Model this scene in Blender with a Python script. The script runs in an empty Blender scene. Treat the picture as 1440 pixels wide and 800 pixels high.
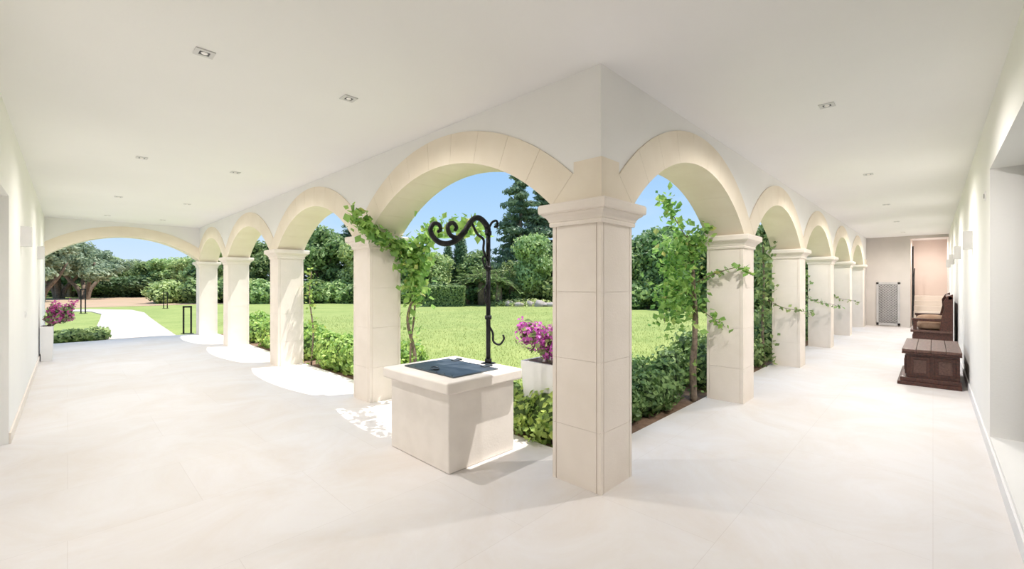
import bpy, math, random
import numpy as np
from mathutils import Vector, Matrix
rng=np.random.default_rng(7); random.seed(7)
S=bpy.context.scene

# ------------------------------------------------------------------ materials
def nodes_of(name):
    m=bpy.data.materials.new(name); m.use_nodes=True
    nt=m.node_tree; b=nt.nodes["Principled BSDF"]; return m,nt,b
def mat(name,c1,c2=None,rough=.6,scale=4,bump=0,bscale=40,metal=0,detail=5,stretch=None):
    m,nt,b=nodes_of(name); N=nt.nodes; L=nt.links
    b.inputs['Roughness'].default_value=rough; b.inputs['Metallic'].default_value=metal
    tc=N.new('ShaderNodeTexCoord'); src=tc.outputs['Object']
    if stretch:
        mp=N.new('ShaderNodeMapping'); mp.inputs['Scale'].default_value=stretch
        L.new(src,mp.inputs['Vector']); src=mp.outputs['Vector']
    c2=c2 or tuple(x*.9 for x in c1)
    n=N.new('ShaderNodeTexNoise'); n.inputs['Scale'].default_value=scale; n.inputs['Detail'].default_value=detail
    L.new(src,n.inputs['Vector'])
    r=N.new('ShaderNodeValToRGB'); r.color_ramp.elements[0].position=.35; r.color_ramp.elements[1].position=.65
    r.color_ramp.elements[0].color=(*c1,1); r.color_ramp.elements[1].color=(*c2,1)
    L.new(n.outputs['Fac'],r.inputs['Fac']); L.new(r.outputs['Color'],b.inputs['Base Color'])
    if bump:
        n2=N.new('ShaderNodeTexNoise'); n2.inputs['Scale'].default_value=bscale; n2.inputs['Detail'].default_value=6
        L.new(src,n2.inputs['Vector'])
        bp=N.new('ShaderNodeBump'); bp.inputs['Strength'].default_value=bump; bp.inputs['Distance'].default_value=.02
        L.new(n2.outputs['Fac'],bp.inputs['Height']); L.new(bp.outputs['Normal'],b.inputs['Normal'])
    return m
LB=1.95
def leafmat(name,c1,c2,trans=.35,c3=None,k=1):
    c1=tuple(min(.8,x*LB*k) for x in c1); c2=tuple(min(.8,x*LB*k) for x in c2)
    m,nt,b=nodes_of(name); N=nt.nodes; L=nt.links
    g=N.new('ShaderNodeNewGeometry'); r=N.new('ShaderNodeValToRGB')
    r.color_ramp.elements[0].color=(*c1,1); r.color_ramp.elements[1].color=(*c2,1)
    if c3:
        e=r.color_ramp.elements.new(.9); e.color=(*c2,1); r.color_ramp.elements[2].color=(*c3,1)
    oi=N.new('ShaderNodeObjectInfo'); hs=N.new('ShaderNodeHueSaturation')
    mr=N.new('ShaderNodeMapRange'); mr.inputs['To Min'].default_value=.47; mr.inputs['To Max'].default_value=.512
    L.new(oi.outputs['Random'],mr.inputs['Value']); L.new(mr.outputs[0],hs.inputs['Hue'])
    hs.inputs['Saturation'].default_value=.90
    L.new(g.outputs['Random Per Island'],r.inputs['Fac']); L.new(r.outputs['Color'],hs.inputs['Color'])
    L.new(hs.outputs['Color'],b.inputs['Base Color']); b.inputs['Roughness'].default_value=.5
    t=N.new('ShaderNodeBsdfTranslucent'); L.new(hs.outputs['Color'],t.inputs['Color'])
    mx=N.new('ShaderNodeMixShader'); mx.inputs['Fac'].default_value=trans
    L.new(b.outputs[0],mx.inputs[1]); L.new(t.outputs[0],mx.inputs[2])
    L.new(mx.outputs[0],N['Material Output'].inputs['Surface'])
    return m

M_wall=mat('plaster_white',(.93,.915,.885),(.915,.90,.87),.8,2,.06,60)
M_ceil=mat('ceiling_paint',(.93,.915,.905),(.915,.90,.89),.85,1.2,.03,60)
M_stone=mat('mares_sandstone',(.91,.83,.75),(.86,.78,.695),.8,3,.10,90)
M_arch=mat('arch_sandstone',(.91,.82,.68),(.87,.775,.63),.8,3,.10,90)
M_well=mat('well_limestone',(.91,.85,.79),(.86,.80,.74),.8,6,.05,50)
M_iron=mat('wrought_iron',(.015,.015,.018),(.03,.03,.032),.5,12,.2,60,.6)
M_lid=mat('galvanised_lid',(.07,.085,.10),(.12,.14,.16),.45,8,.1,60,.7)
M_wood=mat('dark_walnut',(.10,.032,.020),(.04,.015,.010),.35,5,.15,40,0,6,(1,8,8))
M_woodtop=mat('worn_walnut',(.14,.07,.052),(.075,.036,.028),.4,5,.15,40,0,6,(1,8,8))
M_cush=mat('tan_cushion',(.50,.34,.24),(.42,.27,.18),.9,10,.2,90)
M_white=mat('white_lacquer',(.87,.86,.86),(.85,.84,.84),.45)
M_dark=mat('dark_recess',(.08,.08,.08),(.05,.05,.05),.5)
M_frame=mat('white_trim_frame',(.72,.71,.70),(.68,.67,.66),.5)
M_pink=mat('pink_plaster',(.86,.75,.68),(.84,.72,.65),.85,2)
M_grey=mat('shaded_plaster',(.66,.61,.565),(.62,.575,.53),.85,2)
M_lattice=mat('grey_lattice_paint',(.56,.54,.53),(.50,.49,.48),.6)
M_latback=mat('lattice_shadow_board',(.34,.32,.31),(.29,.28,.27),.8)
M_soil=mat('soil',(.28,.18,.12),(.18,.11,.075),.95,8,.6,30)
M_field=mat('red_field',(.50,.33,.23),(.42,.32,.19),.95,.6,.3,10)
M_path=mat('path_concrete',(.58,.52,.47),(.51,.45,.40),.85,2,.1,40)
M_bark=mat('bark',(.27,.20,.15),(.15,.11,.08),.9,10,.6,25)
M_vbark=mat('vine_bark',(.30,.23,.17),(.17,.13,.10),.9,20,.6,50)
M_rock=mat('rock',(.52,.46,.42),(.38,.33,.30),.9,3,.6,10)
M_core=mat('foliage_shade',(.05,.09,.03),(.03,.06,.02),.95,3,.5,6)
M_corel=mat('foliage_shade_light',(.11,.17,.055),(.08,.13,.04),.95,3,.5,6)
L_oak=leafmat('leaf_mid',(.055,.11,.03),(.20,.28,.09))
L_dark=leafmat('leaf_dark',(.035,.08,.03),(.12,.19,.075))
L_olive=leafmat('leaf_olive',(.11,.15,.085),(.25,.29,.18))
L_light=leafmat('leaf_light',(.15,.23,.065),(.31,.38,.14))
L_pine=leafmat('needle',(.045,.09,.05),(.14,.20,.11),.25)
L_vine=leafmat('leaf_vine',(.07,.17,.025),(.24,.36,.07),.45,(.60,.58,.15))
L_hedge=leafmat('leaf_hedge',(.09,.18,.03),(.30,.39,.07),.35)
L_box=leafmat('leaf_box',(.035,.095,.025),(.13,.23,.06),.3)
L_mag=leafmat('bract_magenta',(.22,.012,.13),(.42,.07,.31),.35)
L_yel=leafmat('flower_yellow',(.42,.33,.04),(.42,.37,.10),.3)
L_grass=leafmat('grass_blade',(.12,.18,.04),(.23,.28,.085),.35)

# limestone floor
M_floor,nt,b=nodes_of('limestone_tiles'); N=nt.nodes; L=nt.links
tc=N.new('ShaderNodeTexCoord'); bk=N.new('ShaderNodeTexBrick')
bk.inputs['Scale'].default_value=1; bk.inputs['Brick Width'].default_value=1.3; bk.inputs['Row Height'].default_value=.9
bk.inputs['Mortar Size'].default_value=.0022; bk.inputs['Mortar Smooth'].default_value=.6; bk.inputs['Bias'].default_value=0
bk.inputs['Color1'].default_value=(.785,.76,.755,1); bk.inputs['Color2'].default_value=(.765,.74,.73,1); bk.inputs['Mortar'].default_value=(.69,.655,.64,1)
L.new(tc.outputs['Object'],bk.inputs['Vector'])
n=N.new('ShaderNodeTexNoise'); n.inputs['Scale'].default_value=1.1; n.inputs['Detail'].default_value=10; n.inputs['Roughness'].default_value=.68; n.inputs['Distortion'].default_value=1.0; L.new(tc.outputs['Object'],n.inputs['Vector'])
r=N.new('ShaderNodeValToRGB'); r.color_ramp.elements[0].position=.32; r.color_ramp.elements[1].position=.62
r.color_ramp.elements[0].color=(.93,.89,.84,1); r.color_ramp.elements[1].color=(1,1,1,1); L.new(n.outputs['Fac'],r.inputs['Fac'])
mx=N.new('ShaderNodeMixRGB'); mx.blend_type='MULTIPLY'; mx.inputs['Fac'].default_value=1
L.new(bk.outputs['Color'],mx.inputs[1]); L.new(r.outputs['Color'],mx.inputs[2]); L.new(mx.outputs['Color'],b.inputs['Base Color'])
b.inputs['Roughness'].default_value=.55
bp=N.new('ShaderNodeBump'); bp.inputs['Strength'].default_value=.08; n3=N.new('ShaderNodeTexNoise'); n3.inputs['Scale'].default_value=9
L.new(tc.outputs['Object'],n3.inputs['Vector']); L.new(n3.outputs['Fac'],bp.inputs['Height']); L.new(bp.outputs['Normal'],b.inputs['Normal'])

# lawn
M_lawn,nt,b=nodes_of('lawn_turf'); N=nt.nodes; L=nt.links
tc=N.new('ShaderNodeTexCoord'); n=N.new('ShaderNodeTexNoise'); n.inputs['Scale'].default_value=.5; n.inputs['Detail'].default_value=8; n.inputs['Roughness'].default_value=.7
L.new(tc.outputs['Object'],n.inputs['Vector'])
r=N.new('ShaderNodeValToRGB'); r.color_ramp.elements[0].position=.32; r.color_ramp.elements[1].position=.68
r.color_ramp.elements[0].color=(.25,.32,.085,1); r.color_ramp.elements[1].color=(.39,.43,.14,1); L.new(n.outputs['Fac'],r.inputs['Fac'])
n2=N.new('ShaderNodeTexNoise'); n2.inputs['Scale'].default_value=22; n2.inputs['Detail'].default_value=4; L.new(tc.outputs['Object'],n2.inputs['Vector'])
r2=N.new('ShaderNodeValToRGB'); r2.color_ramp.elements[0].position=.3; r2.color_ramp.elements[1].position=.6; r2.color_ramp.elements[0].color=(.72,.78,.65,1)
L.new(n2.outputs['Fac'],r2.inputs['Fac'])
mx=N.new('ShaderNodeMixRGB'); mx.blend_type='MULTIPLY'; mx.inputs['Fac'].default_value=1
L.new(r.outputs['Color'],mx.inputs[1]); L.new(r2.outputs['Color'],mx.inputs[2]); L.new(mx.outputs['Color'],b.inputs['Base Color'])
b.inputs['Roughness'].default_value=.95
# glass
M_glass,nt,b=nodes_of('window_glass'); b.inputs['Base Color'].default_value=(.35,.38,.40,1); b.inputs['Roughness'].default_value=.05
# downlight lens, unlit fixture given a faint added glow
M_lens,nt,b=nodes_of('lamp_lens'); b.inputs['Base Color'].default_value=(.6,.58,.55,1); b.inputs['Emission Color'].default_value=(1,.93,.85,1); b.inputs['Emission Strength'].default_value=.3

# ------------------------------------------------------------------ mesh builder
class MB:
    def __init__(s): s.v=[];s.f=[];s.m=[];s.s=[]
    def add(s,vs,fs,m=0,sm=False):
        o=len(s.v); s.v.extend([tuple(p) for p in vs]); s.f.extend([tuple(i+o for i in f) for f in fs])
        s.m.extend([m]*len(fs)); s.s.extend([sm]*len(fs)); return s
    def box(s,x0,x1,y0,y1,z0,z1,m=0):
        v=[(x0,y0,z0),(x1,y0,z0),(x1,y1,z0),(x0,y1,z0),(x0,y0,z1),(x1,y0,z1),(x1,y1,z1),(x0,y1,z1)]
        return s.add(v,[(0,3,2,1),(4,5,6,7),(0,1,5,4),(1,2,6,5),(2,3,7,6),(3,0,4,7)],m)
    def prism(s,poly,axis,a0,a1,m=0,sm=False):
        def P(p,a): return {'x':(a,p[0],p[1]),'y':(p[0],a,p[1]),'z':(p[0],p[1],a)}[axis]
        k=len(poly); v=[P(p,a0) for p in poly]+[P(p,a1) for p in poly]
        f=[tuple(range(k)),tuple(range(2*k-1,k-1,-1))]+[(i,i+k,(i+1)%k+k,(i+1)%k) for i in range(k)]
        return s.add(v,f,m,sm)
    def loft(s,prof,cx,cy,hx,hy,m=0):
        v=[];f=[]
        for z,o in prof:
            v+=[(cx-hx-o,cy-hy-o,z),(cx+hx+o,cy-hy-o,z),(cx+hx+o,cy+hy+o,z),(cx-hx-o,cy+hy+o,z)]
        for i in range(len(prof)-1):
            for j in range(4): f.append((4*i+j,4*i+(j+1)%4,4*i+4+(j+1)%4,4*i+4+j))
        k=4*(len(prof)-1); f+=[(3,2,1,0),(k,k+1,k+2,k+3)]
        return s.add(v,f,m)
    def tube(s,pts,rad,m=0,n=8):
        pts=[Vector(p) for p in pts]; k=len(pts)
        if not hasattr(rad,'__len__'): rad=[rad]*k
        up=Vector((.13,.31,.94)); v=[];f=[]; prev=None
        for i,p in enumerate(pts):
            t=(pts[min(i+1,k-1)]-pts[max(i-1,0)]).normalized()
            if prev is None: a=t.cross(up); a=a.normalized() if a.length>1e-3 else Vector((1,0,0))
            else:
                a=prev-t*prev.dot(t); a.normalize()
            prev=a; bb=t.cross(a)
            for j in range(n):
                q=2*math.pi*j/n; v.append(p+(a*math.cos(q)+bb*math.sin(q))*rad[i])
        for i in range(k-1):
            for j in range(n): f.append((i*n+j,i*n+(j+1)%n,(i+1)*n+(j+1)%n,(i+1)*n+j))
        f+=[tuple(range(n-1,-1,-1)),tuple(range((k-1)*n,k*n))]
        return s.add(v,f,m,True)
    def ball(s,c,r,m=0,nz=.0,seg=12,ring=8,p=1.0):
        if not hasattr(r,'__len__'): r=(r,r,r)
        sg=lambda a:math.copysign(abs(a)**p,a)
        v=[(c[0],c[1],c[2]+r[2])];f=[]
        for i in range(1,ring):
            t=math.pi*i/ring
            for j in range(seg):
                q=2*math.pi*j/seg; k=1+random.uniform(-nz,nz)
                v.append((c[0]+r[0]*k*sg(math.sin(t))*sg(math.cos(q)),c[1]+r[1]*k*sg(math.sin(t))*sg(math.sin(q)),c[2]+r[2]*k*sg(math.cos(t))))
        v.append((c[0],c[1],c[2]-r[2])); e=len(v)-1
        for j in range(seg):
            f.append((0,1+j,1+(j+1)%seg)); f.append((e,e-seg+(j+1)%seg,e-seg+j))
        for i in range(ring-2):
            for j in range(seg):
                a=1+i*seg; f.append((a+j,a+seg+j,a+seg+(j+1)%seg,a+(j+1)%seg))
        return s.add(v,f,m,True)
    def quads(s,p,nrm,size,elong,m,tang=None):
        n=len(p); nrm=nrm/np.linalg.norm(nrm,axis=1,keepdims=True)
        if tang is None: tang=rng.normal(size=(n,3))
        t=np.cross(nrm,np.cross(tang,nrm)); t/=np.linalg.norm(t,axis=1,keepdims=True)+1e-9
        b=np.cross(nrm,t); sz=(size*(.6+.8*rng.random(n)))[:,None]
        A=p-t*sz*elong/2; B=p+b*sz/2+nrm*sz*.12; C=p+t*sz*elong/2; D=p-b*sz/2+nrm*sz*.12
        V=np.stack([A,B,C,D],1).reshape(-1,3)
        o=len(s.v); s.v.extend(map(tuple,V.tolist())); s.f.extend([(o+4*i,o+4*i+1,o+4*i+2,o+4*i+3) for i in range(n)])
        s.m.extend([m]*n); s.s.extend([False]*n); return s
    def cloud(s,blobs,n,size,m,shell=(.72,1.08),elong=1.7,rough=.9,zmin=None):
        bl=np.array(blobs,float); w=bl[:,3]*bl[:,4]+bl[:,4]*bl[:,5]+bl[:,3]*bl[:,5]; w/=w.sum()
        i=rng.choice(len(bl),n,p=w); d=rng.normal(size=(n,3)); d/=np.linalg.norm(d,axis=1,keepdims=True)
        rr=rng.uniform(shell[0],shell[1],(n,1)); p=bl[i,:3]+d*bl[i,3:]*rr
        if zmin is not None: p[:,2]=np.maximum(p[:,2],zmin+rng.random(n)*.05)
        return s.quads(p,d+rough*rng.normal(size=(n,3))*.6,size,elong,m)
    def along(s,pts,n,spread,size,m,elong=1.4,droop=0):
        P=np.array(pts,float); k=len(P); t=rng.random(n)*(k-1); i=np.minimum(t.astype(int),k-2); fr=(t-i)[:,None]
        p=P[i]*(1-fr)+P[i+1]*fr+rng.normal(size=(n,3))*spread; p[:,2]-=droop*rng.random(n)
        return s.quads(p,rng.normal(size=(n,3))+np.array([0,0,.6]),size,elong,m)
    def mesh(s,name,mats):
        me=bpy.data.meshes.new(name); me.from_pydata(s.v,[],s.f)
        for q in mats: me.materials.append(q)
        me.polygons.foreach_set('material_index',s.m); me.polygons.foreach_set('use_smooth',s.s); me.update(); return me
    def obj(s,name,mats,parent=None,bevel=0,loc=(0,0,0),fix=False):
        me=s.mesh(name,mats)
        if fix:
            import bmesh
            bm=bmesh.new(); bm.from_mesh(me); bmesh.ops.recalc_face_normals(bm,faces=bm.faces); bm.to_mesh(me); bm.free()
        o=bpy.data.objects.new(name,me); S.collection.objects.link(o); o.location=loc
        if parent: o.parent=parent
        if bevel:
            bv=o.modifiers.new('bevel','BEVEL'); bv.width=bevel; bv.segments=3; bv.limit_method='ANGLE'; bv.angle_limit=math.radians(40)
        return o

# ------------------------------------------------------------------ building layout (metres)
X0,Y0=2.616,1.673; W=.434; X1=X0+W; Y1=Y0+W
CE=3.04; XW=-.38; YW=-.36; CAP=2.09; APEX=2.66; RING=.29
colsL=[Y0,5.01,8.36,11.8,14.95]      # y of near face, left arcade
colsR=[X0+3.18*i for i in range(6)]   # x of near face, right arcade
YE=colsL[-1]; XE=19.5

# floor
fl=MB(); fl.box(XW-.3,X1+.02,YW-.3,YE+W+.05,-.14,0); fl.box(X1+.02,XE+2.6,YW-.3,Y1+.03,-.14,0)
fl.obj('floor',[M_floor])
ce=MB(); ce.box(XW-.3,X1,YW-.3,YE+W,CE,CE+.25); ce.box(X1,XE+2.6,YW-.3,Y1,CE,CE+.25)
ce.obj('ceiling',[M_ceil])

# left wall with door recess
w=MB(); w.box(XW-.3,XW,YW,4.3,0,CE); w.box(XW-.3,XW,6.15,YE+W,0,CE); w.box(XW-.3,XW,4.3,6.15,2.3,CE)
w.obj('wall_left',[M_wall])
d=MB(); d.box(XW-.29,XW-.24,4.32,6.13,.02,2.29); 
for y in (4.42,5.28): d.box(XW-.24,XW-.225,y,y+.75,.15,1.0); d.box(XW-.24,XW-.225,y,y+.75,1.1,2.15)
d.box(XW-.24,XW-.19,5.2,5.22,.95,1.1,1)
d.obj('door_1',[M_white,M_iron],bevel=.004)
w=MB(); w.box(XW-.3,2.9,YW-.3,YW,0,CE); w.box(5.676,XE+2.6,YW-.3,YW,0,CE); w.box(2.9,5.676,YW-.3,YW,2.5,CE); w.box(2.9,5.676,YW-.3,YW,0,.14)
w.obj('wall_right',[M_wall])
d=MB(); yy=YW-.2
d.box(2.9,5.676,yy-.06,yy,.14,.2); d.box(2.9,5.676,yy-.06,yy,2.44,2.5)
for x in (2.9,4.25,5.62): d.box(x,x+.056,yy-.06,yy,.2,2.44)
d.box(2.95,5.63,yy-.04,yy-.03,.2,2.44,1)
d.obj('window_1',[M_dark,M_glass])
bb=MB(); bb.box(XW,XW+.015,6.15,YE,0,.10); bb.box(XW,XW+.015,YW,4.3,0,.10); bb.obj('baseboard_left',[M_stone],bevel=.003)
bb=MB(); bb.box(XW+.015,XE,YW,YW+.015,0,.11); bb.obj('baseboard_right',[M_white],bevel=.003)

# arches / arcade walls
def arch(c,a,spring=CAP,apex=APEX):
    r=apex-spring; R=(a*a+r*r)/(2*r); return dict(c=c,a=a,R=R,zc=apex-R,th=math.asin(a/R))
def ring_obj(A,t0,t1,axis,name='stone_arch',nv=9,ring=RING):
    mb=MB(); ax={'x':'y','y':'x'}[axis]   # s runs on axis, extruded on the other
    def pt(th,R):
        s_=A['c']+R*math.sin(th); z=A['zc']+R*math.cos(th); return (s_,z)
    def seg(th0,th1,Ri,Ro,a0,a1,k=5):
        ts=[th0+(th1-th0)*i/k for i in range(k+1)]
        for i in range(k):
            poly=[pt(ts[i],Ri),pt(ts[i+1],Ri),pt(ts[i+1],Ro),pt(ts[i],Ro)]
            mb.prism(poly,ax,a0,a1,0)
    th=A['th']; R=A['R']; g=.0028/R
    seg(-th,th,R+.004,R+ring-.002,t0-.007,t1+.007,36)
    for i in range(nv):
        a=-th+2*th*i/nv; b_=-th+2*th*(i+1)/nv
        seg(a+g*.5,b_-g*.5,R,R+ring,t0-.012,t1+.012,5)
    return mb.obj(name,[M_arch],fix=True)
CW=.228
def arcade(name,s0,s1,t0,t1,axis,arches,corner=None):
    ss=[s0,s1]
    for A in arches:
        o=(A['R']+RING)*math.sin(A['th']); ss+=[A['c']+o*k/24 for k in range(-24,25)]
    if corner: ss+=[corner,corner+.0005]
    ss=sorted(x for x in set(ss) if s0<=x<=s1)
    def low(s_):
        z=None
        for A in arches:
            R=A['R']+RING; dx=abs(s_-A['c'])
            if dx<=R*math.sin(A['th'])+1e-6: z=A['zc']+math.sqrt(R*R-dx*dx)
        if z is None: z=arches[0]['zc']+(arches[0]['R']+RING)*math.cos(arches[0]['th'])
        if corner and s_<=corner: z=max(z,2.385)
        return z
    P=(lambda s_,t,z:(t,s_,z)) if axis=='y' else (lambda s_,t,z:(s_,t,z))
    mb=MB()
    for a,b_ in zip(ss[:-1],ss[1:]):
        za,zb=low(a),low(b_)
        v=[P(a,t0,za),P(b_,t0,zb),P(b_,t0,CE),P(a,t0,CE),P(a,t1,za),P(b_,t1,zb),P(b_,t1,CE),P(a,t1,CE)]
        mb.add(v,[(0,1,2,3),(7,6,5,4),(0,4,5,1)])
    mb.add([P(s0,t0,low(s0)),P(s0,t1,low(s0)),P(s0,t1,CE),P(s0,t0,CE)],[(0,1,2,3)])
    mb.add([P(s1,t0,low(s1)),P(s1,t1,low(s1)),P(s1,t1,CE),P(s1,t0,CE)],[(0,1,2,3)])
    mb.obj(name,[M_wall])
AL=[arch((colsL[i]+W+colsL[i+1])/2,(colsL[i+1]-colsL[i]-W)/2) for i in range(4)]
AR=[arch((colsR[i]+W+colsR[i+1])/2,(colsR[i+1]-colsR[i]-W)/2) for i in range(5)]
arcade('wall_arcade_left',Y0,YE+W,X0,X1,'y',AL,Y0+CW)
arcade('wall_arcade_right',X1,XE+.2,Y0,Y1,'x',AR)
for A in AL: ring_obj(A,X0,X1,'y')
for A in AR: ring_obj(A,Y0,Y1,'x')

# springer stones over the capitals
def springer(axis,a,b_,t0,t1,A):
    o=A['R']+RING; ins=o*math.sin(A['th'])-A['a']; zt=A['zc']+o*math.cos(A['th'])
    mb=MB(); mb.prism([(a,CAP),(b_,CAP),(b_-ins,zt),(a+ins,zt)],{'x':'y','y':'x'}[axis],t0-.011,t1+.011)
    mb.obj('springer_stone',[M_arch],fix=True)
for i in (1,2,3): springer('y',colsL[i],colsL[i]+W,X0,X1,AL[0])
for i in (1,2,3,4): springer('x',colsR[i],colsR[i]+W,Y0,Y1,AR[0])
mb=MB(); e=.011
def ins_of(A): return (A['R']+RING)*math.sin(A['th'])-A['a'], A['zc']+(A['R']+RING)*math.cos(A['th'])
iL,zL=ins_of(AL[0]); iR,zR=ins_of(AR[0])
mb.box(X0-e,X0+CW,Y0-e,Y0+CW,CAP,2.385)
mb.prism([(Y0+CW,CAP),(Y1,CAP),(Y1-iL,zL),(Y0+CW,zL)],'x',X0-e,X1)
mb.prism([(X0+CW,CAP),(X1,CAP),(X1-iR,zR),(X0+CW,zR)],'y',Y0-e,Y1)
mb.box(X0+CW-.01,X1-.002,Y0+.0005,Y0+W-.01,zR-.01,2.40,1)
mb.obj('springer_stone',[M_arch,M_wall],fix=True)
mb=MB(); mb.box(X0-e,X1+e,YE,YE+W+e,CAP,zL+.02); mb.obj('springer_stone',[M_arch])
mb=MB(); mb.box(colsR[5],XE,Y0-e,Y1+e,CAP,zR); mb.obj('springer_stone',[M_arch])

# end arch across the left gallery
EA=arch((XW+X0)/2,(X0-XW)/2,2.12,2.68)
mb=MB(); 
R=EA['R']+.26; K=30
for i in range(K):
    xa=XW+(X0-XW)*i/K; xb=XW+(X0-XW)*(i+1)/K
    za=min(CE,EA['zc']+math.sqrt(R*R-(xa-EA['c'])**2)); zb=min(CE,EA['zc']+math.sqrt(R*R-(xb-EA['c'])**2))
    mb.prism([(xa,za),(xb,zb),(xb,CE),(xa,CE)],'y',YE,YE+W)
mb.obj('wall_end_left',[M_wall],fix=True)
ring_obj(EA,YE,YE+W,'x',nv=11,ring=.26)

# columns
def column_mesh():
    mb=MB(); h=W/2
    def sect(i):
        a=h-i; g=.032; gw=.007; gd=.006; pts=[]
        base=[(-a,-a),(a,-a),(a,a),(-a,a)]
        for k in range(4):
            p=Vector(base[k]); q=Vector(base[(k+1)%4]); d_=(q-p).normalized(); nn=Vector((-d_.y,d_.x))
            L_=(q-p).length
            for s_,n_ in ((0,0),(g,0),(g,gd),(g+gw,gd),(g+gw,0),(L_-g-gw,0),(L_-g-gw,gd),(L_-g,gd),(L_-g,0)):
                pts.append(tuple(p+d_*s_+nn*n_))
        return pts
    mb.loft([(0,0),(1.93,0)],0,0,h-.008,h-.008,0)
    hs=[0,.43,.93,1.43,1.93]
    for a,b_ in zip(hs[:-1],hs[1:]):
        mb.prism(sect(0),'z',a+(.0012 if a else 0),b_-.0012,0)
    mb.loft([(1.925,0),(1.925,.016),(1.945,.02),(1.955,.016),(1.96,.022),(1.975,.026),(1.992,.038),(2.005,.056),(2.012,.062),(2.018,.062),(2.02,.074),(2.03,.080),(2.075,.082),(2.085,.076),(CAP,.074)],0,0,h,h,0)
    return mb
me=None
def put_column(x,y):
    global me
    if me is None:
        me=column_mesh().mesh('stone_column',[M_stone])
        import bmesh
        bm=bmesh.new(); bm.from_mesh(me); bmesh.ops.recalc_face_normals(bm,faces=bm.faces); bm.to_mesh(me); bm.free()
    o=bpy.data.objects.new('stone_column',me); S.collection.objects.link(o); o.location=(x+W/2,y+W/2,0)
put_column(X0,Y0)
for y in colsL[1:]: put_column(X0,y)
for x in colsR[1:]: put_column(x,Y0)

# right gallery end wall, stairwell
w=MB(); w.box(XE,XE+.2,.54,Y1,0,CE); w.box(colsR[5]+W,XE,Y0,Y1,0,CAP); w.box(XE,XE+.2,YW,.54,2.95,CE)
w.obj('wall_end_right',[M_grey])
w=MB(); w.box(XE+2.4,XE+2.6,YW,1.0,0,CE); w.box(XE+.2,XE+2.4,.54,.7,0,CE)
w.obj('wall_stairwell',[M_pink])
st=MB()
for i in range(6): st.box(XE+.35+i*.28,XE+2.39,YW+.01,.53,i*.17,(i+1)*.17)
st.obj('stair_flight',[M_stone],bevel=.006)
rl=MB(); rl.tube([(XE+.1,.48,0),(XE+.1,.48,2.7)],.022); rl.tube([(XE+.1,.48,.95),(XE+2.0,.48,2.0)],.018)
for i in range(1,7): rl.tube([(XE+.1+i*.28,.48,.17*i),(XE+.1+i*.28,.48,.95+i*.153)],.008)
rl.obj('stair_railing',[M_iron])
lt=MB(); xa=XE-.03; ya,yb,za,zb=.79,1.40,.04,1.5
for a in ((ya,ya+.06,za,zb),(yb-.06,yb,za,zb),(ya,yb,za,za+.08),(ya,yb,zb-.06,zb)): lt.box(xa,XE-.001,*a)
def clipline(c,sg):
    y0,y1,z0,z1=ya+.05,yb-.05,za+.06,zb-.05
    cand=[(y0,c+sg*y0),(y1,c+sg*y1),((z0-c)/sg,z0),((z1-c)/sg,z1)]
    return [p for p in cand if y0-1e-6<=p[0]<=y1+1e-6 and z0-1e-6<=p[1]<=z1+1e-6][:2]
for sg in (1,-1):
    for k in range(-20,40):
        p=clipline(k*.085+(0 if sg>0 else .5),sg)
        if len(p)==2 and abs(p[0][0]-p[1][0])>.01:
            lt.tube([(xa+.01,p[0][0],p[0][1]),(xa+.01,p[1][0],p[1][1])],.012,0,4)
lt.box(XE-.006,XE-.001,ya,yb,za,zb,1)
lt.obj('lattice_door',[M_lattice,M_latback])

# downlights, each with an added fill light to brighten the gallery
FILLC=(1,.95,.91)
def spot(parent,x,y,z,power,ang=150,up=False):
    l=bpy.data.lights.new('fill_lamp','SPOT'); l.energy=power; l.spot_size=math.radians(ang); l.spot_blend=1; l.shadow_soft_size=.03; l.color=FILLC
    o=bpy.data.objects.new('fill_lamp',l); S.collection.objects.link(o); o.parent=parent; o.location=(x,y,z)
for x,y in [(.64,3.5),(1.64,3.5),(.64,7),(1.64,7),(.64,10.5),(1.64,10.5),(.64,13.6),(1.64,13.6),(4.6,.66),(7.95,.66),(11.3,.66),(14.65,.66),(17.9,.66),(XE+1.2,.1)]:  # last entry is an invented stairwell downlight, added to brighten the pink wall
    q=MB(); a,b_=.055,.030
    for bx in ((-a,a,-a,-b_),(-a,a,b_,a),(-a,-b_,-b_,b_),(b_,a,-b_,b_)): q.box(bx[0],bx[1],bx[2],bx[3],CE-.008,CE-.0005,0)
    q.box(-b_,b_,-b_,b_,CE-.004,CE-.0005,1); q.ball((0,0,CE-.006),(.02,.02,.006),2)
    P=q.obj('recessed_downlight',[M_frame,M_dark,M_lens],loc=(x,y,0))
    pw=95 if y>1 else 185
    if y>5: pw=80
    if x<1: pw*=.9
    if x>XE: pw=70
    spot(P,0,0,CE-.05,pw,170)
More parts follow.
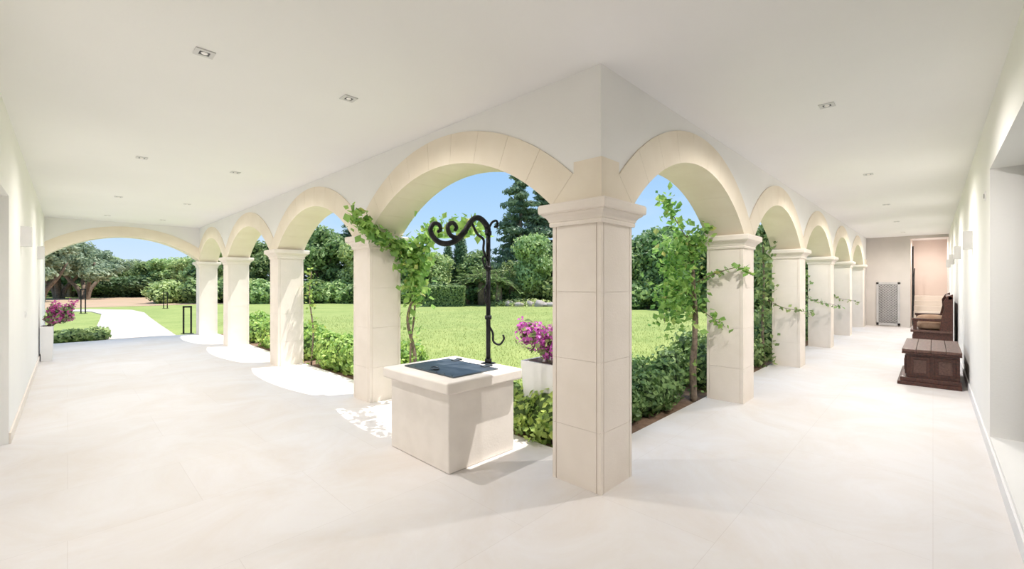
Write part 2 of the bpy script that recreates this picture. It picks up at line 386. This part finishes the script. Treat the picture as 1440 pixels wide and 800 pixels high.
# wall sconces (unlit)
def sconce(x,y,sx,sy):
    q=MB(); q.box(-.05*abs(sy)-.045*abs(sx)+.045*sx, .05*abs(sy)+.045*abs(sx)+.045*sx, -.05*abs(sx)-.045*abs(sy)+.045*sy, .05*abs(sx)+.045*abs(sy)+.045*sy,1.92,2.15)
    cx,cy=.045*sx,.045*sy
    q.box(cx-.03,cx+.03,cy-.03,cy+.03,2.150,2.152,1)
    q.obj('wall_sconce',[M_frame,M_dark],bevel=.004,loc=(x,y,0))
for x in (8.0,11.2,14.4,17.6): sconce(x,YW,0,1)
for y in (7.6,11.6): sconce(XW,y,1,0)
q=MB(); q.box(XW,XW+.01,8.3,8.38,1.05,1.13); q.box(XW+.01,XW+.014,8.315,8.365,1.065,1.115); q.obj('light_switch',[M_white],bevel=.002)
q=MB(); q.box(6.05,6.13,YW,YW+.01,2.28,2.36); q.box(6.07,6.11,YW+.01,YW+.013,2.3,2.34,1); q.obj('wall_vent',[M_white,M_dark])

# ------------------------------------------------------------------ well
q=MB()
q.box(2.07,2.80,2.70,3.56,0,.632,0)
q.obj('stone_well',[M_well],bevel=.012)
wp=bpy.data.objects['stone_well']
q=MB(); q.box(2.015,2.855,2.645,3.615,.632,.728,0); q.obj('slab',[M_well],wp,bevel=.018)
q=MB(); q.box(2.16,2.66,2.76,3.48,.728,.740,0)
for y in (2.90,3.33):
    q.box(2.60,2.70,y-.03,y+.03,.740,.748,0); q.tube([(2.68,y-.04,.748),(2.68,y+.04,.748)],.010)
for i in range(7):
    for x in (2.18,2.64): q.ball((x,2.80+i*.107,.741),(.008,.008,.005),0,0,8,5)
q.tube([(2.24+.035*math.cos(t),3.12+.035*math.sin(t),.752+.006*math.sin(t)) for t in np.linspace(0,6.2,16)],.006)
q.obj('iron_lid',[M_lid],wp,bevel=.002)
# crane
q=MB(); px,py=2.79,3.03
q.tube([(px,py,.728),(px,py,2.04)],.022,0,10)
for z in (.74,1.15,1.62,1.95): q.tube([(px,py,z),(px,py,z+.035)],.033,0,10)
q.box(px-.05,px+.05,py-.05,py+.05,.728,.738)
def cr(P,n=10):
    P=[Vector(p) for p in P]; P=[P[0]*2-P[1]]+P+[P[-1]*2-P[-2]]; out=[]
    for i in range(1,len(P)-2):
        for k in range(n):
            t=k/n; a,b_,c,d_=P[i-1],P[i],P[i+1],P[i+2]
            out.append(.5*((2*b_)+(-a+c)*t+(2*a-5*b_+4*c-d_)*t*t+(-a+3*b_-3*c+d_)*t**3))
    out.append(P[-2]); return out
dz=-.065
arm=cr([(px,py,1.96),(px-.02,py,2.10+dz),(px-.10,py,2.16+dz),(px-.18,py,2.15+dz),(px-.25,py,2.08+dz),(px-.30,py,2.01+dz),(px-.37,py,1.96+dz),(px-.45,py,1.98+dz),(px-.48,py,2.05+dz),(px-.43,py,2.09+dz),(px-.385,py,2.06+dz),(px-.40,py,2.02+dz)])
q.tube(arm,[.030-.014*i/len(arm) for i in range(len(arm))],0,8)
arm2=cr([(px-.28,py,2.03+dz),(px-.40,py,1.93+dz),(px-.52,py,1.90+dz),(px-.61,py,1.93+dz),(px-.66,py,2.0+dz),(px-.63,py,2.06+dz),(px-.575,py,2.06+dz),(px-.555,py,2.02+dz),(px-.585,py,1.995+dz)])
q.tube(arm2,[.028-.014*i/len(arm2) for i in range(len(arm2))],0,8)
q.tube(cr([(px,py,2.0),(px+.03,py-.02,2.07),(px+.08,py-.03,2.09),(px+.09,py-.03,2.04),(px+.06,py-.02,2.03)]),.011)
q.tube(cr([(px,py,1.70),(px-.06,py,1.80),(px-.06,py,1.90),(px-.14,py,1.95),(px-.2,py,2.04)]),.012)
q.tube(cr([(px,py,1.60),(px-.05,py,1.66),(px-.07,py,1.73),(px-.03,py,1.75)]),.009)
q.tube(cr([(px,py,1.10),(px+.03,py-.03,1.02),(px+.03,py-.04,.94),(px+.07,py-.08,.91),(px+.11,py-.10,.96),(px+.10,py-.10,1.0)]),.010)
q.tube(cr([(px,py,1.25),(px-.035,py,1.33),(px-.05,py,1.42),(px-.01,py,1.50)]),.008)
q.obj('wrought_iron_well_crane',[M_iron])

# ------------------------------------------------------------------ furniture
q=MB(); a0,a1,b0,b1=8.6,10.15,-.29,.33
q.box(a0+.03,a1-.03,b0+.02,b1-.05,.10,.46,0)
q.box(a0-.03,a1+.03,b0,b1+.05,0,.05,0); q.box(a0-.005,a1+.005,b0+.005,b1+.02,.05,.11,0)
q.box(a0-.04,a1+.04,b0,b1,.46,.485,0)
for i in range(4):
    y=b0+(b1-b0)*i/4; q.box(a0-.05,a1+.05,y+.001,y+(b1-b0)/4-.003,.487,.53,1)
for (u0,u1) in ((b0+.06,-.02),(.03,b1-.09)):   # end panels
    q.box(a0+.015,a0+.03,u0,u1,.15,.42,0); q.box(a0+.003,a0+.015,u0+.035,u1-.035,.19,.38,1)
for i in range(3):
    u0=a0+.08+i*.49; q.box(u0,u0+.42,b1-.05,b1-.03,.15,.42,0); q.box(u0+.05,u0+.37,b1-.03,b1-.02,.2,.37,1)
q.box((a0+a1)/2-.03,(a0+a1)/2+.03,b1-.03,b1-.015,.40,.46,2)
q.obj('wooden_chest',[M_wood,M_woodtop,M_iron],bevel=.007)
q=MB(); a0,a1,b0,b1=12.4,14.6,-.29,.33
q.box(a0,a1,b0,b1-.03,.08,.46,0); q.box(a0-.03,a1+.03,b0,b1+.03,0,.08,0); q.box(a0-.03,a1+.03,b0,b1+.01,.46,.51,1)
prof=[(b0,.46),(b0+.20,.46),(b0+.17,.75),(b0+.13,.95),(b0+.14,1.1),(b0+.08,1.22),(b0,1.26)]
q.prism(prof,'x',a0-.02,a0+.05,0); q.prism(prof,'x',a1-.05,a1+.02,0)
q.box(a0+.05,a1-.05,b0,b0+.05,.51,1.12,0)
for i in range(4): q.box(a0+.12+i*.51,a0+.55+i*.51,b0+.05,b0+.065,.6,1.03,1)
q.tube([(a0-.02,b0+.04,1.18),(a1+.02,b0+.04,1.18)],.04,0,10)
for x in (a0,a1-.06): q.box(x,x+.06,b1-.09,b1-.03,.51,.72,0); q.box(x-.01,x+.07,b0+.1,b1-.01,.70,.75,0)
for i in range(3): q.box(a0+.1+i*.7,a0+.7+i*.7,b1-.03,b1-.015,.14,.4,1)
q.obj('wooden_settle',[M_wood,M_woodtop],bevel=.007,fix=True)
sp=bpy.data.objects['wooden_settle']
q=MB(); q.ball((12.75,.03,.60),(.26,.22,.09),0,0,20,12,.55); q.ball((13.5,.03,.58),(.35,.22,.07),0,0,20,12,.55); q.ball((12.62,.02,.74),(.09,.24,.09),0,0,16,10,.8)
q.obj('seat_cushions',[M_cush],sp)

# ------------------------------------------------------------------ ground
GZ=-.07
q=MB(); q.box(-120,140,-60,160,GZ-.3,GZ); q.obj('ground_lawn',[M_lawn])
q=MB(); q.box(-25,16,37.5,60,GZ,GZ+.015); q.obj('ground_ploughed_field',[M_field])
q=MB()
cl=[(1.35,YE+W+.05,.85),(1.5,20,.85),(1.75,25,.8),(1.95,29,.8),(1.7,32,.85),(.4,34.2,.85),(-2,35.2,.8),(-8,36,.8)]
pts=[]
for i,(x,y,wd) in enumerate(cl):
    a=Vector(cl[max(i-1,0)][:2]); b_=Vector(cl[min(i+1,len(cl)-1)][:2]); t=(b_-a).normalized(); nn=Vector((-t.y,t.x)); p=Vector((x,y))
    pts.append((p+nn*wd,p-nn*wd))
for (l0,r0),(l1,r1) in zip(pts[:-1],pts[1:]):
    q.prism([tuple(l0),tuple(r0),tuple(r1),tuple(l1)],'z',GZ,GZ+.03)
q.obj('garden_path',[M_path],fix=True)
q=MB(); q.box(X1+.02,X1+.85,Y1+.03,YE+.3,GZ,GZ+.03); q.box(X1+.85,XE,Y1+.03,Y1+.85,GZ,GZ+.03); q.obj('ground_planting_bed',[M_soil])
# grass blades near the terrace
n=70000; x=rng.uniform(3.95,20,n); y=rng.uniform(3.0,20,n)
den=rng.random(n)<np.clip(9/np.hypot(x,y),0,1)**1.5; x=x[den]; y=y[den]; n=len(x)
h=.03+.035*rng.random(n); a=rng.random(n)*6.28; lean=rng.normal(size=(n,2))*.018; wd=.006
V=np.zeros((n,3,3)); V[:,0]=np.c_[x-wd*np.cos(a),y-wd*np.sin(a),np.full(n,GZ)]; V[:,1]=np.c_[x+wd*np.cos(a),y+wd*np.sin(a),np.full(n,GZ)]
V[:,2]=np.c_[x+lean[:,0],y+lean[:,1],GZ+h]
g=MB(); g.v=list(map(tuple,V.reshape(-1,3).tolist())); g.f=[(3*i,3*i+1,3*i+2) for i in range(n)]; g.m=[0]*n; g.s=[False]*n
g.obj('grass_blades',[L_grass],bpy.data.objects['ground_lawn'])

# ------------------------------------------------------------------ vegetation
ca,sa=math.cos(math.radians(44.22)),math.sin(math.radians(44.22))
def G(d,l): return (d*ca+l*sa, d*sa-l*ca)     # garden diagonal / offset axes
def broad(seed,leafm,core,n=6500,h=5.0,r=2.1,size=.16,trunk=.16,low=.25):
    random.seed(seed); mb=MB(); blobs=[]
    mb.tube(cr([(0,0,-.1),(.1,.05,h*.2),(-.05,.1,h*.45),(.05,0,h*.7)],4),[trunk*(1-.055*i) for i in range(13)],0,8)
    for i in range(16):
        a=random.uniform(0,6.28); z=h*random.uniform(low+.1,.86); k=math.sin(math.pi*min(1,(z/h-low*.5)/(1.05-low*.5)))**.6
        rr=r*k*random.uniform(.35,.75); s_=r*random.uniform(.30,.48)
        c=(rr*math.cos(a),rr*math.sin(a),z); blobs.append((*c,s_,s_,s_*.8))
        mb.tube(cr([(0,0,h*.25),(c[0]*.5,c[1]*.5,(h*.25+z)/2+.1),c],3),[.07,.065,.06,.05,.04,.03,.02],0,5)
    blobs.append((0,0,h*.88,r*.4,r*.4,h*.12)); blobs.append((0,0,h*.6,r*.6,r*.6,h*.18))
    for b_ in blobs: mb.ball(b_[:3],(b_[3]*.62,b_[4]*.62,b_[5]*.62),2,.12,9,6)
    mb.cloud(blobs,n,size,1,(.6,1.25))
    return mb.mesh('tree_mesh',[M_bark,leafm,core])
def olive(seed,n=6500):
    random.seed(seed); mb=MB(); blobs=[]
    for i in range(4):
        a=i*1.6+random.random(); p=[(0.1*math.cos(a),.1*math.sin(a),-.1),(.3*math.cos(a),.3*math.sin(a),.8),(.9*math.cos(a),.9*math.sin(a),1.9),(1.3*math.cos(a),1.3*math.sin(a),3)]
        mb.tube(cr(p,4),[.17-.01*k for k in range(13)],0,7)
    for i in range(18):
        a=random.uniform(0,6.28); rr=random.uniform(.3,2.0); z=random.uniform(2.4,4.4)-.2*rr; s_=random.uniform(.45,.8)
        blobs.append((rr*math.cos(a),rr*math.sin(a),z,s_,s_,s_*.75))
        mb.ball(blobs[-1][:3],s_*.5,2,.15,8,5)
    mb.cloud(blobs,n,.13,1,(.55,1.2),2.4)
    return mb.mesh('olive_mesh',[M_bark,L_olive,M_corel])
def conifer(seed,h=10,r=2.6,n=11000):
    random.seed(seed); mb=MB(); blobs=[]
    mb.tube([(0,0,-.1),(.05,0,h*.5),(0,.05,h*.98)],[.22,.14,.03],0,8)
    z=h*.12; 
    while z<h*.97:
        R=r*(1-(z/h))**.7*random.uniform(.8,1.1)+.15
        for k in range(6):
            a=random.uniform(0,6.28); R2=R*random.uniform(.65,1.05)
            tip=(R2*math.cos(a),R2*math.sin(a),z-.10*R2+.15)
            mb.tube([(0,0,z),(tip[0]*.6,tip[1]*.6,z+.08),tip],[.05,.035,.015],0,5)
            for q_ in (.35,.65,.95): blobs.append((tip[0]*q_,tip[1]*q_,z-.08*R2*q_+.05,.22+R2*.17,.22+R2*.17,.16+.04*R2))
        z+=h*.052
    for b_ in blobs[::3]: mb.ball(b_[:3],(b_[3]*.5,b_[4]*.5,b_[5]*.5),2,.1,7,5)
    mb.cloud(blobs,n,.15,1,(.4,1.15),2.6)
    return mb.mesh('conifer_mesh',[M_bark,L_pine,M_corel])
def cypress(seed,h=6,r=.7,n=4500):
    mb=MB(); bl=[(0,0,h*.5,r,r,h*.5),(0.1,0,h*.35,r*1.1,r*1.05,h*.3)]
    mb.tube([(0,0,-.1),(0,0,h*.5)],[.1,.05],0); mb.ball(bl[0][:3],(r*.8,r*.8,h*.47),2,.06,10,12)
    mb.cloud(bl,n,.11,1,(.8,1.08),2.2); return mb.mesh('cypress_mesh',[M_bark,L_dark,M_core])
def palm(seed,h=1.2,nf=26,fl_=1.5):
    random.seed(seed); mb=MB(); mb.tube([(0,0,-.1),(.02,0,h*.5),(0,0,h)],[.22,.2,.17],0,10)
    for i in range(nf):
        a=i*2.4; el=random.uniform(.1,1.3); pts=[]
        for k in range(8):
            t=k/7; rr=fl_*t*math.cos(el)*(1) ; z=h+fl_*t*math.sin(el)-.75*fl_*t*t*(.4+.5*math.cos(el)); pts.append((rr*math.cos(a),rr*math.sin(a),z))
        mb.tube(pts,[.018-.002*k for k in range(8)],0,4)
        P=np.array(pts); m_=60; t=np.linspace(.12,1,m_)*7; ii=np.minimum(t.astype(int),6); fr=(t-ii)[:,None]; p=P[ii]*(1-fr)+P[ii+1]*fr
        side=np.array([-math.sin(a),math.cos(a),0.]); sg=np.where(np.arange(m_)%2,1,-1)[:,None]
        tg=side*sg+np.array([math.cos(a),math.sin(a),-.25])*.7; c=p+tg*.13
        mb.quads(c,np.tile([0,0,1.],(m_,1))+rng.normal(size=(m_,3))*.25,.05,5.5,1,tg)
    return mb.mesh('palm_mesh',[M_bark,L_oak])
def shrub(seed,leafm,core,n=2500,size=.09):
    random.seed(seed); mb=MB(); bl=[]
    for i in range(9):
        a=random.uniform(0,6.28); rr=random.uniform(0,.65); s_=random.uniform(.3,.45); bl.append((rr*math.cos(a),rr*math.sin(a),random.uniform(.35,.7),s_,s_,s_))
    for b_ in bl: mb.ball((b_[0],b_[1],b_[2]*.9),b_[3]*.78,2,.1,8,6)
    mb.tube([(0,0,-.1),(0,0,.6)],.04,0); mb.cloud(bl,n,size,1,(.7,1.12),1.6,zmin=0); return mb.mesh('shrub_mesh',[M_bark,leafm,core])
MS=dict(oakA=broad(1,L_oak,M_core),oakB=broad(2,L_dark,M_core,low=.12),oakC=broad(3,L_light,M_corel,r=2.0,low=.2),oakD=broad(4,L_oak,M_core,low=.05,r=2.4),
        oliveA=olive(5),oliveB=olive(6),con=conifer(7),con2=conifer(8,10,3.2),cyp=cypress(9),palm=palm(10),shA=shrub(11,L_oak,M_core),shB=shrub(12,L_light,M_corel),shC=shrub(13,L_dark,M_core))
HT=dict(oakA=5,oakB=5,oakC=5,oakD=5,oliveA=4.9,oliveB=4.9,con=10,con2=10,cyp=6,palm=2.4,shA=1.05,shB=1.05,shC=1.05)
NM=dict(oakA='broadleaf_tree',oakB='dense_evergreen_tree',oakC='young_broadleaf_tree',oakD='carob_tree',oliveA='olive_tree',oliveB='olive_tree',con='cedar_tree',con2='pine_tree',cyp='cypress_tree',palm='cycad_palm',shA='garden_shrub',shB='garden_shrub',shC='garden_shrub')
cnt=0
def plant(kind,d,l,h,wx=1.0,z=GZ):
    global cnt; cnt+=1
    x,y=G(d,l); o=bpy.data.objects.new(NM[kind],MS[kind]); S.collection.objects.link(o)
    s_=h/HT[kind]; o.scale=(s_*wx,s_*wx,s_); o.location=(x,y,z); o.rotation_euler=(0,0,cnt*2.13)
# far left: olives and orchard
for k,d,l,h in [('oliveA',42,-44.0,5.9),('oliveB',41,-40.5,5.6),('oliveA',34,-37.2,5.2),('oliveB',46,-47,5.8),
    ('oakC',50,-46,4.4),('oakD',50,-43.3,4.0),('oakA',48,-39.6,4.0),('oakC',47,-37,4.2),('oakC',46,-34,4.3),('oliveA',45,-31,4.6),('oakC',44,-28,4.8),
    ('oliveB',54,-52,5),('oliveA',54,-46,4.6),('oakC',54,-41,4.4)]: plant(k,d,l,h,1.25)
# back of lawn
for k,d,l,h,wx in [('oakC',38,-24.5,5.4,1.0),('oakD',38,-22,5.2,1.0),('con',37,-18.5,7.2,1.2),('oakA',36,-16,6.2,1.0),('con',38,-13.8,7.6,1.3),('oakC',35,-12,4.8,1.0),
    ('oakA',34,-8.9,4.8,1),('oakC',35,-6.4,4.0,1.1),('cyp',37,-4.4,5.8,.9),('cyp',36.5,-5.4,4.8,.9),('oakA',37,-2.8,4.3,1.1),('con2',38,.7,11.3,1.0),('con',39,3.1,10.8,1.15),('con2',42,5.5,9.6,1.1),
    ('oakC',31,1.6,5.0,.8),('oakD',34,.0,3.3,1.2),('oakA',34,3.8,4.8,1.1),('oakB',30,6,4.8,1.0),
    ('oakD',27,7.6,4.2,.95),('oakA',27.5,9.2,5.0,1),('oakC',26,10.3,4.4,.95),('oakB',25.5,11.8,4.9,1),('oakD',25,13.2,5.0,1.05),('oakA',25,15,5.0,1.1),('oakC',24,17,4.8,1.1),('oakD',23,18.6,4.8,1.1),('oakA',28,14,5.6,1.1),
    ('con',30,11,5.6,1.2),('oakC',40,-10,4.2,1.2),('oakD',41,-28,5.2,1.2)]: plant(k,d,l,h,wx)
# understorey
for i in range(46):
    l=-27+i*.95; d=(31.5 if l<-3 else 30) if l<5 else 24.2-(l-5)*.12
    if 5<l<7: d=26
    plant(['shA','shB','shC','shB'][i%4],d+1.6+random.uniform(-.5,.8),l,random.uniform(1.1,2.1),1.15)
for i in range(22): plant(['shB','shA','shC'][i%3],47+random.uniform(-1,1.5),-50+i*1.15,random.uniform(1.6,2.6),1.4)
for d,l,h in [(30,-2.1,3.2),(29.5,-.9,2.8),(30.5,-3.2,2.6),(31,.0,2.6)]: plant('palm',d,l,h,1)
# clipped hedge
q=MB(); q.box(-1.25,1.25,-.6,.6,0,1.25,1); 
n=5200; f_=rng.integers(0,5,n); u=rng.random(n)*2-1; v_=rng.random(n)*2-1; p=np.zeros((n,3)); nn=np.zeros((n,3))
for k,(ax,sg) in enumerate([(0,1),(0,-1),(1,1),(1,-1),(2,1)]):
    mk=f_==k; o=[i for i in (0,1,2) if i!=ax]; hs=np.array([1.28,.63,.65]); p[mk,ax]=hs[ax]*sg; p[mk,o[0]]=u[mk]*hs[o[0]]; p[mk,o[1]]=v_[mk]*hs[o[1]]; nn[mk,ax]=sg
p[:,2]+=.64; p+=rng.normal(size=p.shape)*.03; q.quads(p,nn+rng.normal(size=(n,3))*.5,.09,1.5,0)
o=q.obj('clipped_hedge',[L_oak,M_core],loc=(*G(28.6,-4.45),GZ)); o.rotation_euler=(0,0,math.radians(-45))
# rockery
q=MB()
for i in range(16): q.ball((random.uniform(-2.2,2.2),random.uniform(-.6,.6),.1),(random.uniform(.2,.45),random.uniform(.2,.4),random.uniform(.15,.32)),0,.16,9,6)
o=q.obj('garden_rockery',[M_rock],loc=(*G(28.6,1.1),GZ)); o.rotation_euler=(0,0,math.radians(-45))
q=MB(); q.cloud([(0,0,.1,2.4,1.1,.35)],1200,.12,0,(.5,1.1),2,zmin=0); o=q.obj('rockery_groundcover',[L_light],loc=(*G(29.2,.8),GZ)); o.rotation_euler=(0,0,math.radians(-45))

# bed shrubs along arcades
def bed(name,x0,x1,y0,y1,h,leafm,core,n,size,step=.32,extra=None):
    mb=MB(); bl=[]; nx=max(1,int((x1-x0)/step)); ny=max(1,int((y1-y0)/step))
    for i in range(nx+1):
        for j in range(ny+1):
            hh=h*random.uniform(.7,1.1); rr=random.uniform(.2,.3)
            bl.append((x0+(x1-x0)*i/nx+random.uniform(-.06,.06),y0+(y1-y0)*j/ny+random.uniform(-.06,.06),hh*.5,rr,rr,hh*.5))
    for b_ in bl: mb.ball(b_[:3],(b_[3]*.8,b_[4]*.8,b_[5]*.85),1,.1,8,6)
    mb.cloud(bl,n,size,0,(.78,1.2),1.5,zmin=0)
    mats=[leafm,core]
    if extra: mb.cloud([(b_[0],b_[1],b_[2]+.05,b_[3],b_[4],b_[5]) for b_ in bl],extra[1],.05,2,(1.0,1.2)); mats.append(extra[0])
    mb.obj(name,mats,loc=(0,0,GZ+.02))
random.seed(21)
bed('boxwood_shrubs',3.55,5.35,2.45,2.85,.52,L_box,M_core,9000,.045)
bed('boxwood_shrubs',6.4,8.7,2.45,2.9,.7,L_box,M_core,7000,.05)
bed('boxwood_shrubs',9.6,18.8,2.45,2.9,.8,L_box,M_core,9000,.07,.45)
bed('pittosporum_shrubs',3.4,3.75,5.85,8.0,.60,L_hedge,M_corel,11000,.05)
bed('pittosporum_shrubs',3.4,3.75,9.0,11.5,.62,L_hedge,M_corel,6000,.06,.35,(L_yel,60))
bed('pittosporum_shrubs',3.4,3.75,12.5,14.6,.65,L_hedge,M_corel,4000,.06,.35)
bed('pittosporum_shrubs',3.32,3.42,2.75,3.3,.48,L_hedge,M_corel,2400,.045,.2)
bed('pittosporum_shrubs',3.4,3.7,4.2,4.9,.38,L_hedge,M_corel,2400,.045,.25)
bed('border_plants',-.1,.5,15.9,16.6,.30,L_oak,M_core,1800,.07,.3)

# planters with bougainvillea
def planter(x,y,z,hx,hy,h,fh,fr,n,fx=0):
    o=MB()
    o.loft([(0,-.04 if hx>.15 else -.01),(h-.03,0),(h,.0),(h,-.03),(h-.06,-.035)],0,0,hx,hy,0)
    o.box(-hx+.04,hx-.04,-hy+.04,hy-.04,h-.08,h-.055,1)
    P=o.obj('bougainvillea_planter',[M_white,M_soil],loc=(x,y,z),fix=True)
    f=MB(); bl=[(fx+random.uniform(-fr,fr)*.6,random.uniform(-fr,fr)*.6,h+random.uniform(.08,fh),fr*.42,fr*.42,fr*.38) for _ in range(13)]
    for q_ in bl: f.tube(cr([(0,0,h-.07),(q_[0]*.5,q_[1]*.5,h+.05),q_[:3]],4),.006,2,5)
    f.cloud(bl,n,.034,0,(.3,1.2),1.3); f.cloud(bl,n//2,.045,1,(.2,1.2),1.5)
    for a in (.5,2,3.4,4.6):
        if fx and a in (2,3.4): continue
        p=cr([(0,0,h),(fx+fr*.6*math.cos(a),fr*.6*math.sin(a),h+fh*.8),(fx+fr*1.05*math.cos(a),fr*1.05*math.sin(a),h+fh*1.35)],5); f.tube(p,.004,2,4); f.along(p[4:],90,.035,.032,0)
    f.obj('bougainvillea_blooms',[L_mag,L_oak,M_vbark],P)
planter(3.58,2.86,GZ+.0305,.25,.25,.72,.27,.36,2600)
planter(-.275,12.3,0,.085,.25,.66,.34,.24,1500,.14)

# climbing vines
def vine(name,stems,leafpaths,leafm=L_vine):
    mb=MB()
    for p,r0,r1 in stems:
        c=cr(p,8); mb.tube(c,[r0+(r1-r0)*i/len(c) for i in range(len(c))],1,7)
    for p,n,sp_,sz in leafpaths: mb.along([tuple(k) for k in cr(p,8)],n,sp_,sz,0)
    mb.obj(name,[leafm,M_vbark])
zb=GZ+.02
br1=[(3.16,4.93,1.75),(3.0,4.90,1.95),(2.80,4.88,2.0),(2.55,4.86,2.12),(2.3,4.84,2.28)]
br2=[(3.16,4.90,1.8),(3.10,4.5,2.05),(3.02,4.1,2.12),(2.95,3.65,2.10),(2.85,3.2,2.0)]
br3=[(3.16,4.90,1.5),(3.2,4.7,1.85),(3.2,4.5,2.3)]
vine('climbing_vine',[([(3.16,4.93,zb),(3.20,4.90,.5),(3.12,4.95,1.0),(3.19,4.90,1.4),(3.16,4.93,1.8)],.026,.016),([(3.20,4.97,zb),(3.13,4.90,.6),(3.21,4.92,1.2),(3.15,4.93,1.75)],.014,.012),(br1,.010,.003),(br2,.010,.003),(br3,.008,.003)],
    [(br1,420,.055,.07),(br2,260,.06,.07),(br3,140,.08,.07),([(3.16,4.88,1.3),(3.15,4.82,1.55),(3.12,4.78,1.8),(3.1,4.7,2.0)],380,.09,.07),([(3.16,4.92,.3),(3.16,4.92,1.2)],60,.06,.06)])
c1=[(5.66,2.22,zb),(5.74,2.26,.35),(5.64,2.20,.75),(5.73,2.24,1.15),(5.64,2.22,1.5),(5.68,2.25,1.8),(5.55,2.26,2.1)]
c2=[(5.76,2.28,zb),(5.64,2.24,.5),(5.75,2.22,.95),(5.64,2.2,1.35),(5.70,2.24,1.7)]
b1=[(5.68,2.2,1.5),(5.70,1.95,1.62),(5.72,1.70,1.68),(5.76,1.58,1.60)]
b2=[(5.66,2.2,1.9),(5.5,2.3,2.15),(5.25,2.35,2.4),(5.05,2.35,2.55)]
b3=[(5.68,2.2,1.3),(5.5,2.4,1.4),(5.3,2.45,1.25),(5.2,2.4,1.0)]
b4=[(5.68,2.2,1.2),(5.68,2.0,1.05),(5.7,1.85,.95)]
b5=[(5.68,2.25,1.7),(5.62,2.15,2.0),(5.58,2.0,2.2)]
vine('climbing_vine',[(c1,.045,.012),(c2,.032,.010),(b1,.008,.003),(b2,.008,.003),(b3,.008,.003),(b4,.006,.003),(b5,.008,.003)],
    [(b1,60,.025,.055),(b2,150,.055,.06),(b3,180,.08,.06),(b4,40,.04,.05),(b5,130,.06,.055),([(5.60,2.36,1.0),(5.52,2.38,1.4),(5.5,2.38,1.8),(5.48,2.3,2.05)],640,.13,.06),([(5.68,2.25,.1),(5.7,2.25,.8)],50,.05,.05)])
for xx,hh,nl in ((8.85,2.2,480),(12.0,1.6,70),(15.2,1.5,60)):
    p=[(xx,2.2,zb),(xx+.03,2.24,.7),(xx-.03,2.2,1.4),(xx-.1,2.2,hh)]
    e1=[(xx,2.2,1.2),(xx+.02,1.9,1.05),(xx+.05,1.62,1.0),(xx+.2,1.5,.92)]
    vine('climbing_vine',[(p,.03,.012),(e1,.006,.003)],[(p,nl,.09,.065),(e1,35,.03,.055)],L_oak)
p=[(3.15,8.26,zb),(3.18,8.24,.6),(3.13,8.28,1.2),(3.15,8.24,1.7)]
vine('climbing_vine',[(p,.018,.008)],[(p,110,.05,.055)])

# garden bollards / low posts outside the end arch
def bollard(x,y,h,rot):
    q=MB(); q.box(-.12,-.085,-.02,.02,0,h); q.box(.085,.12,-.02,.02,0,h); q.box(-.12,.12,-.02,.02,h-.05,h); q.box(-.15,.15,-.06,.06,0,.02)
    o=q.obj('garden_bollard_light',[M_iron],loc=(x,y,GZ),bevel=.003); o.rotation_euler=(0,0,rot)
bollard(2.55,16.3,.85,-.6); bollard(.55,30.6,1.25,-.7); bollard(4.1,33,1.0,-.7)

# ------------------------------------------------------------------ light
su=bpy.data.lights.new('sun','SUN'); su.energy=5.6; su.angle=math.radians(.5); su.color=(1,.955,.89)
so=bpy.data.objects.new('sun',su); S.collection.objects.link(so); so.rotation_euler=Vector((.36,-.17,1)).to_track_quat('Z','Y').to_euler(); so.location=(10,0,20)
wd=bpy.data.worlds.new('sky'); S.world=wd; wd.use_nodes=True; nt=wd.node_tree; N=nt.nodes; L=nt.links
bg=N['Background']; tc=N.new('ShaderNodeTexCoord'); sx=N.new('ShaderNodeSeparateXYZ'); L.new(tc.outputs['Generated'],sx.inputs[0])
r=N.new('ShaderNodeValToRGB'); E=r.color_ramp.elements
E[0].position=0; E[0].color=(.72,.85,1,1); E[1].position=1; E[1].color=(.25,.45,.85,1)
e_=E.new(.12); e_.color=(.50,.74,1,1); e_=E.new(.35); e_.color=(.28,.54,.93,1)
L.new(sx.outputs['Z'],r.inputs['Fac'])
nz=N.new('ShaderNodeTexNoise'); nz.inputs['Scale'].default_value=2.2; nz.inputs['Detail'].default_value=7
mp=N.new('ShaderNodeMapping'); mp.inputs['Scale'].default_value=(1,1,3); L.new(tc.outputs['Generated'],mp.inputs[0]); L.new(mp.outputs[0],nz.inputs['Vector'])
r2=N.new('ShaderNodeValToRGB'); r2.color_ramp.elements[0].position=.48; r2.color_ramp.elements[1].position=.75; r2.color_ramp.elements[1].color=(.5,.5,.5,1)
L.new(nz.outputs['Fac'],r2.inputs['Fac'])
mx=N.new('ShaderNodeMixRGB'); L.new(r2.outputs['Color'],mx.inputs['Fac']); L.new(r.outputs['Color'],mx.inputs[1]); mx.inputs[2].default_value=(.95,.97,1,1)
L.new(mx.outputs['Color'],bg.inputs['Color']); bg.inputs['Strength'].default_value=.95

# ------------------------------------------------------------------ camera
cam=bpy.data.cameras.new('camera'); co=bpy.data.objects.new('camera',cam); S.collection.objects.link(co)
co.location=(0,0,1.5); co.rotation_euler=(math.radians(90),0,math.radians(44.22-90)); cam.sensor_width=36; cam.lens=608.3/1440*36; cam.shift_y=-3/1440; cam.clip_start=.05; cam.clip_end=500
S.camera=co
S.view_settings.view_transform='Standard'; S.view_settings.exposure=.1
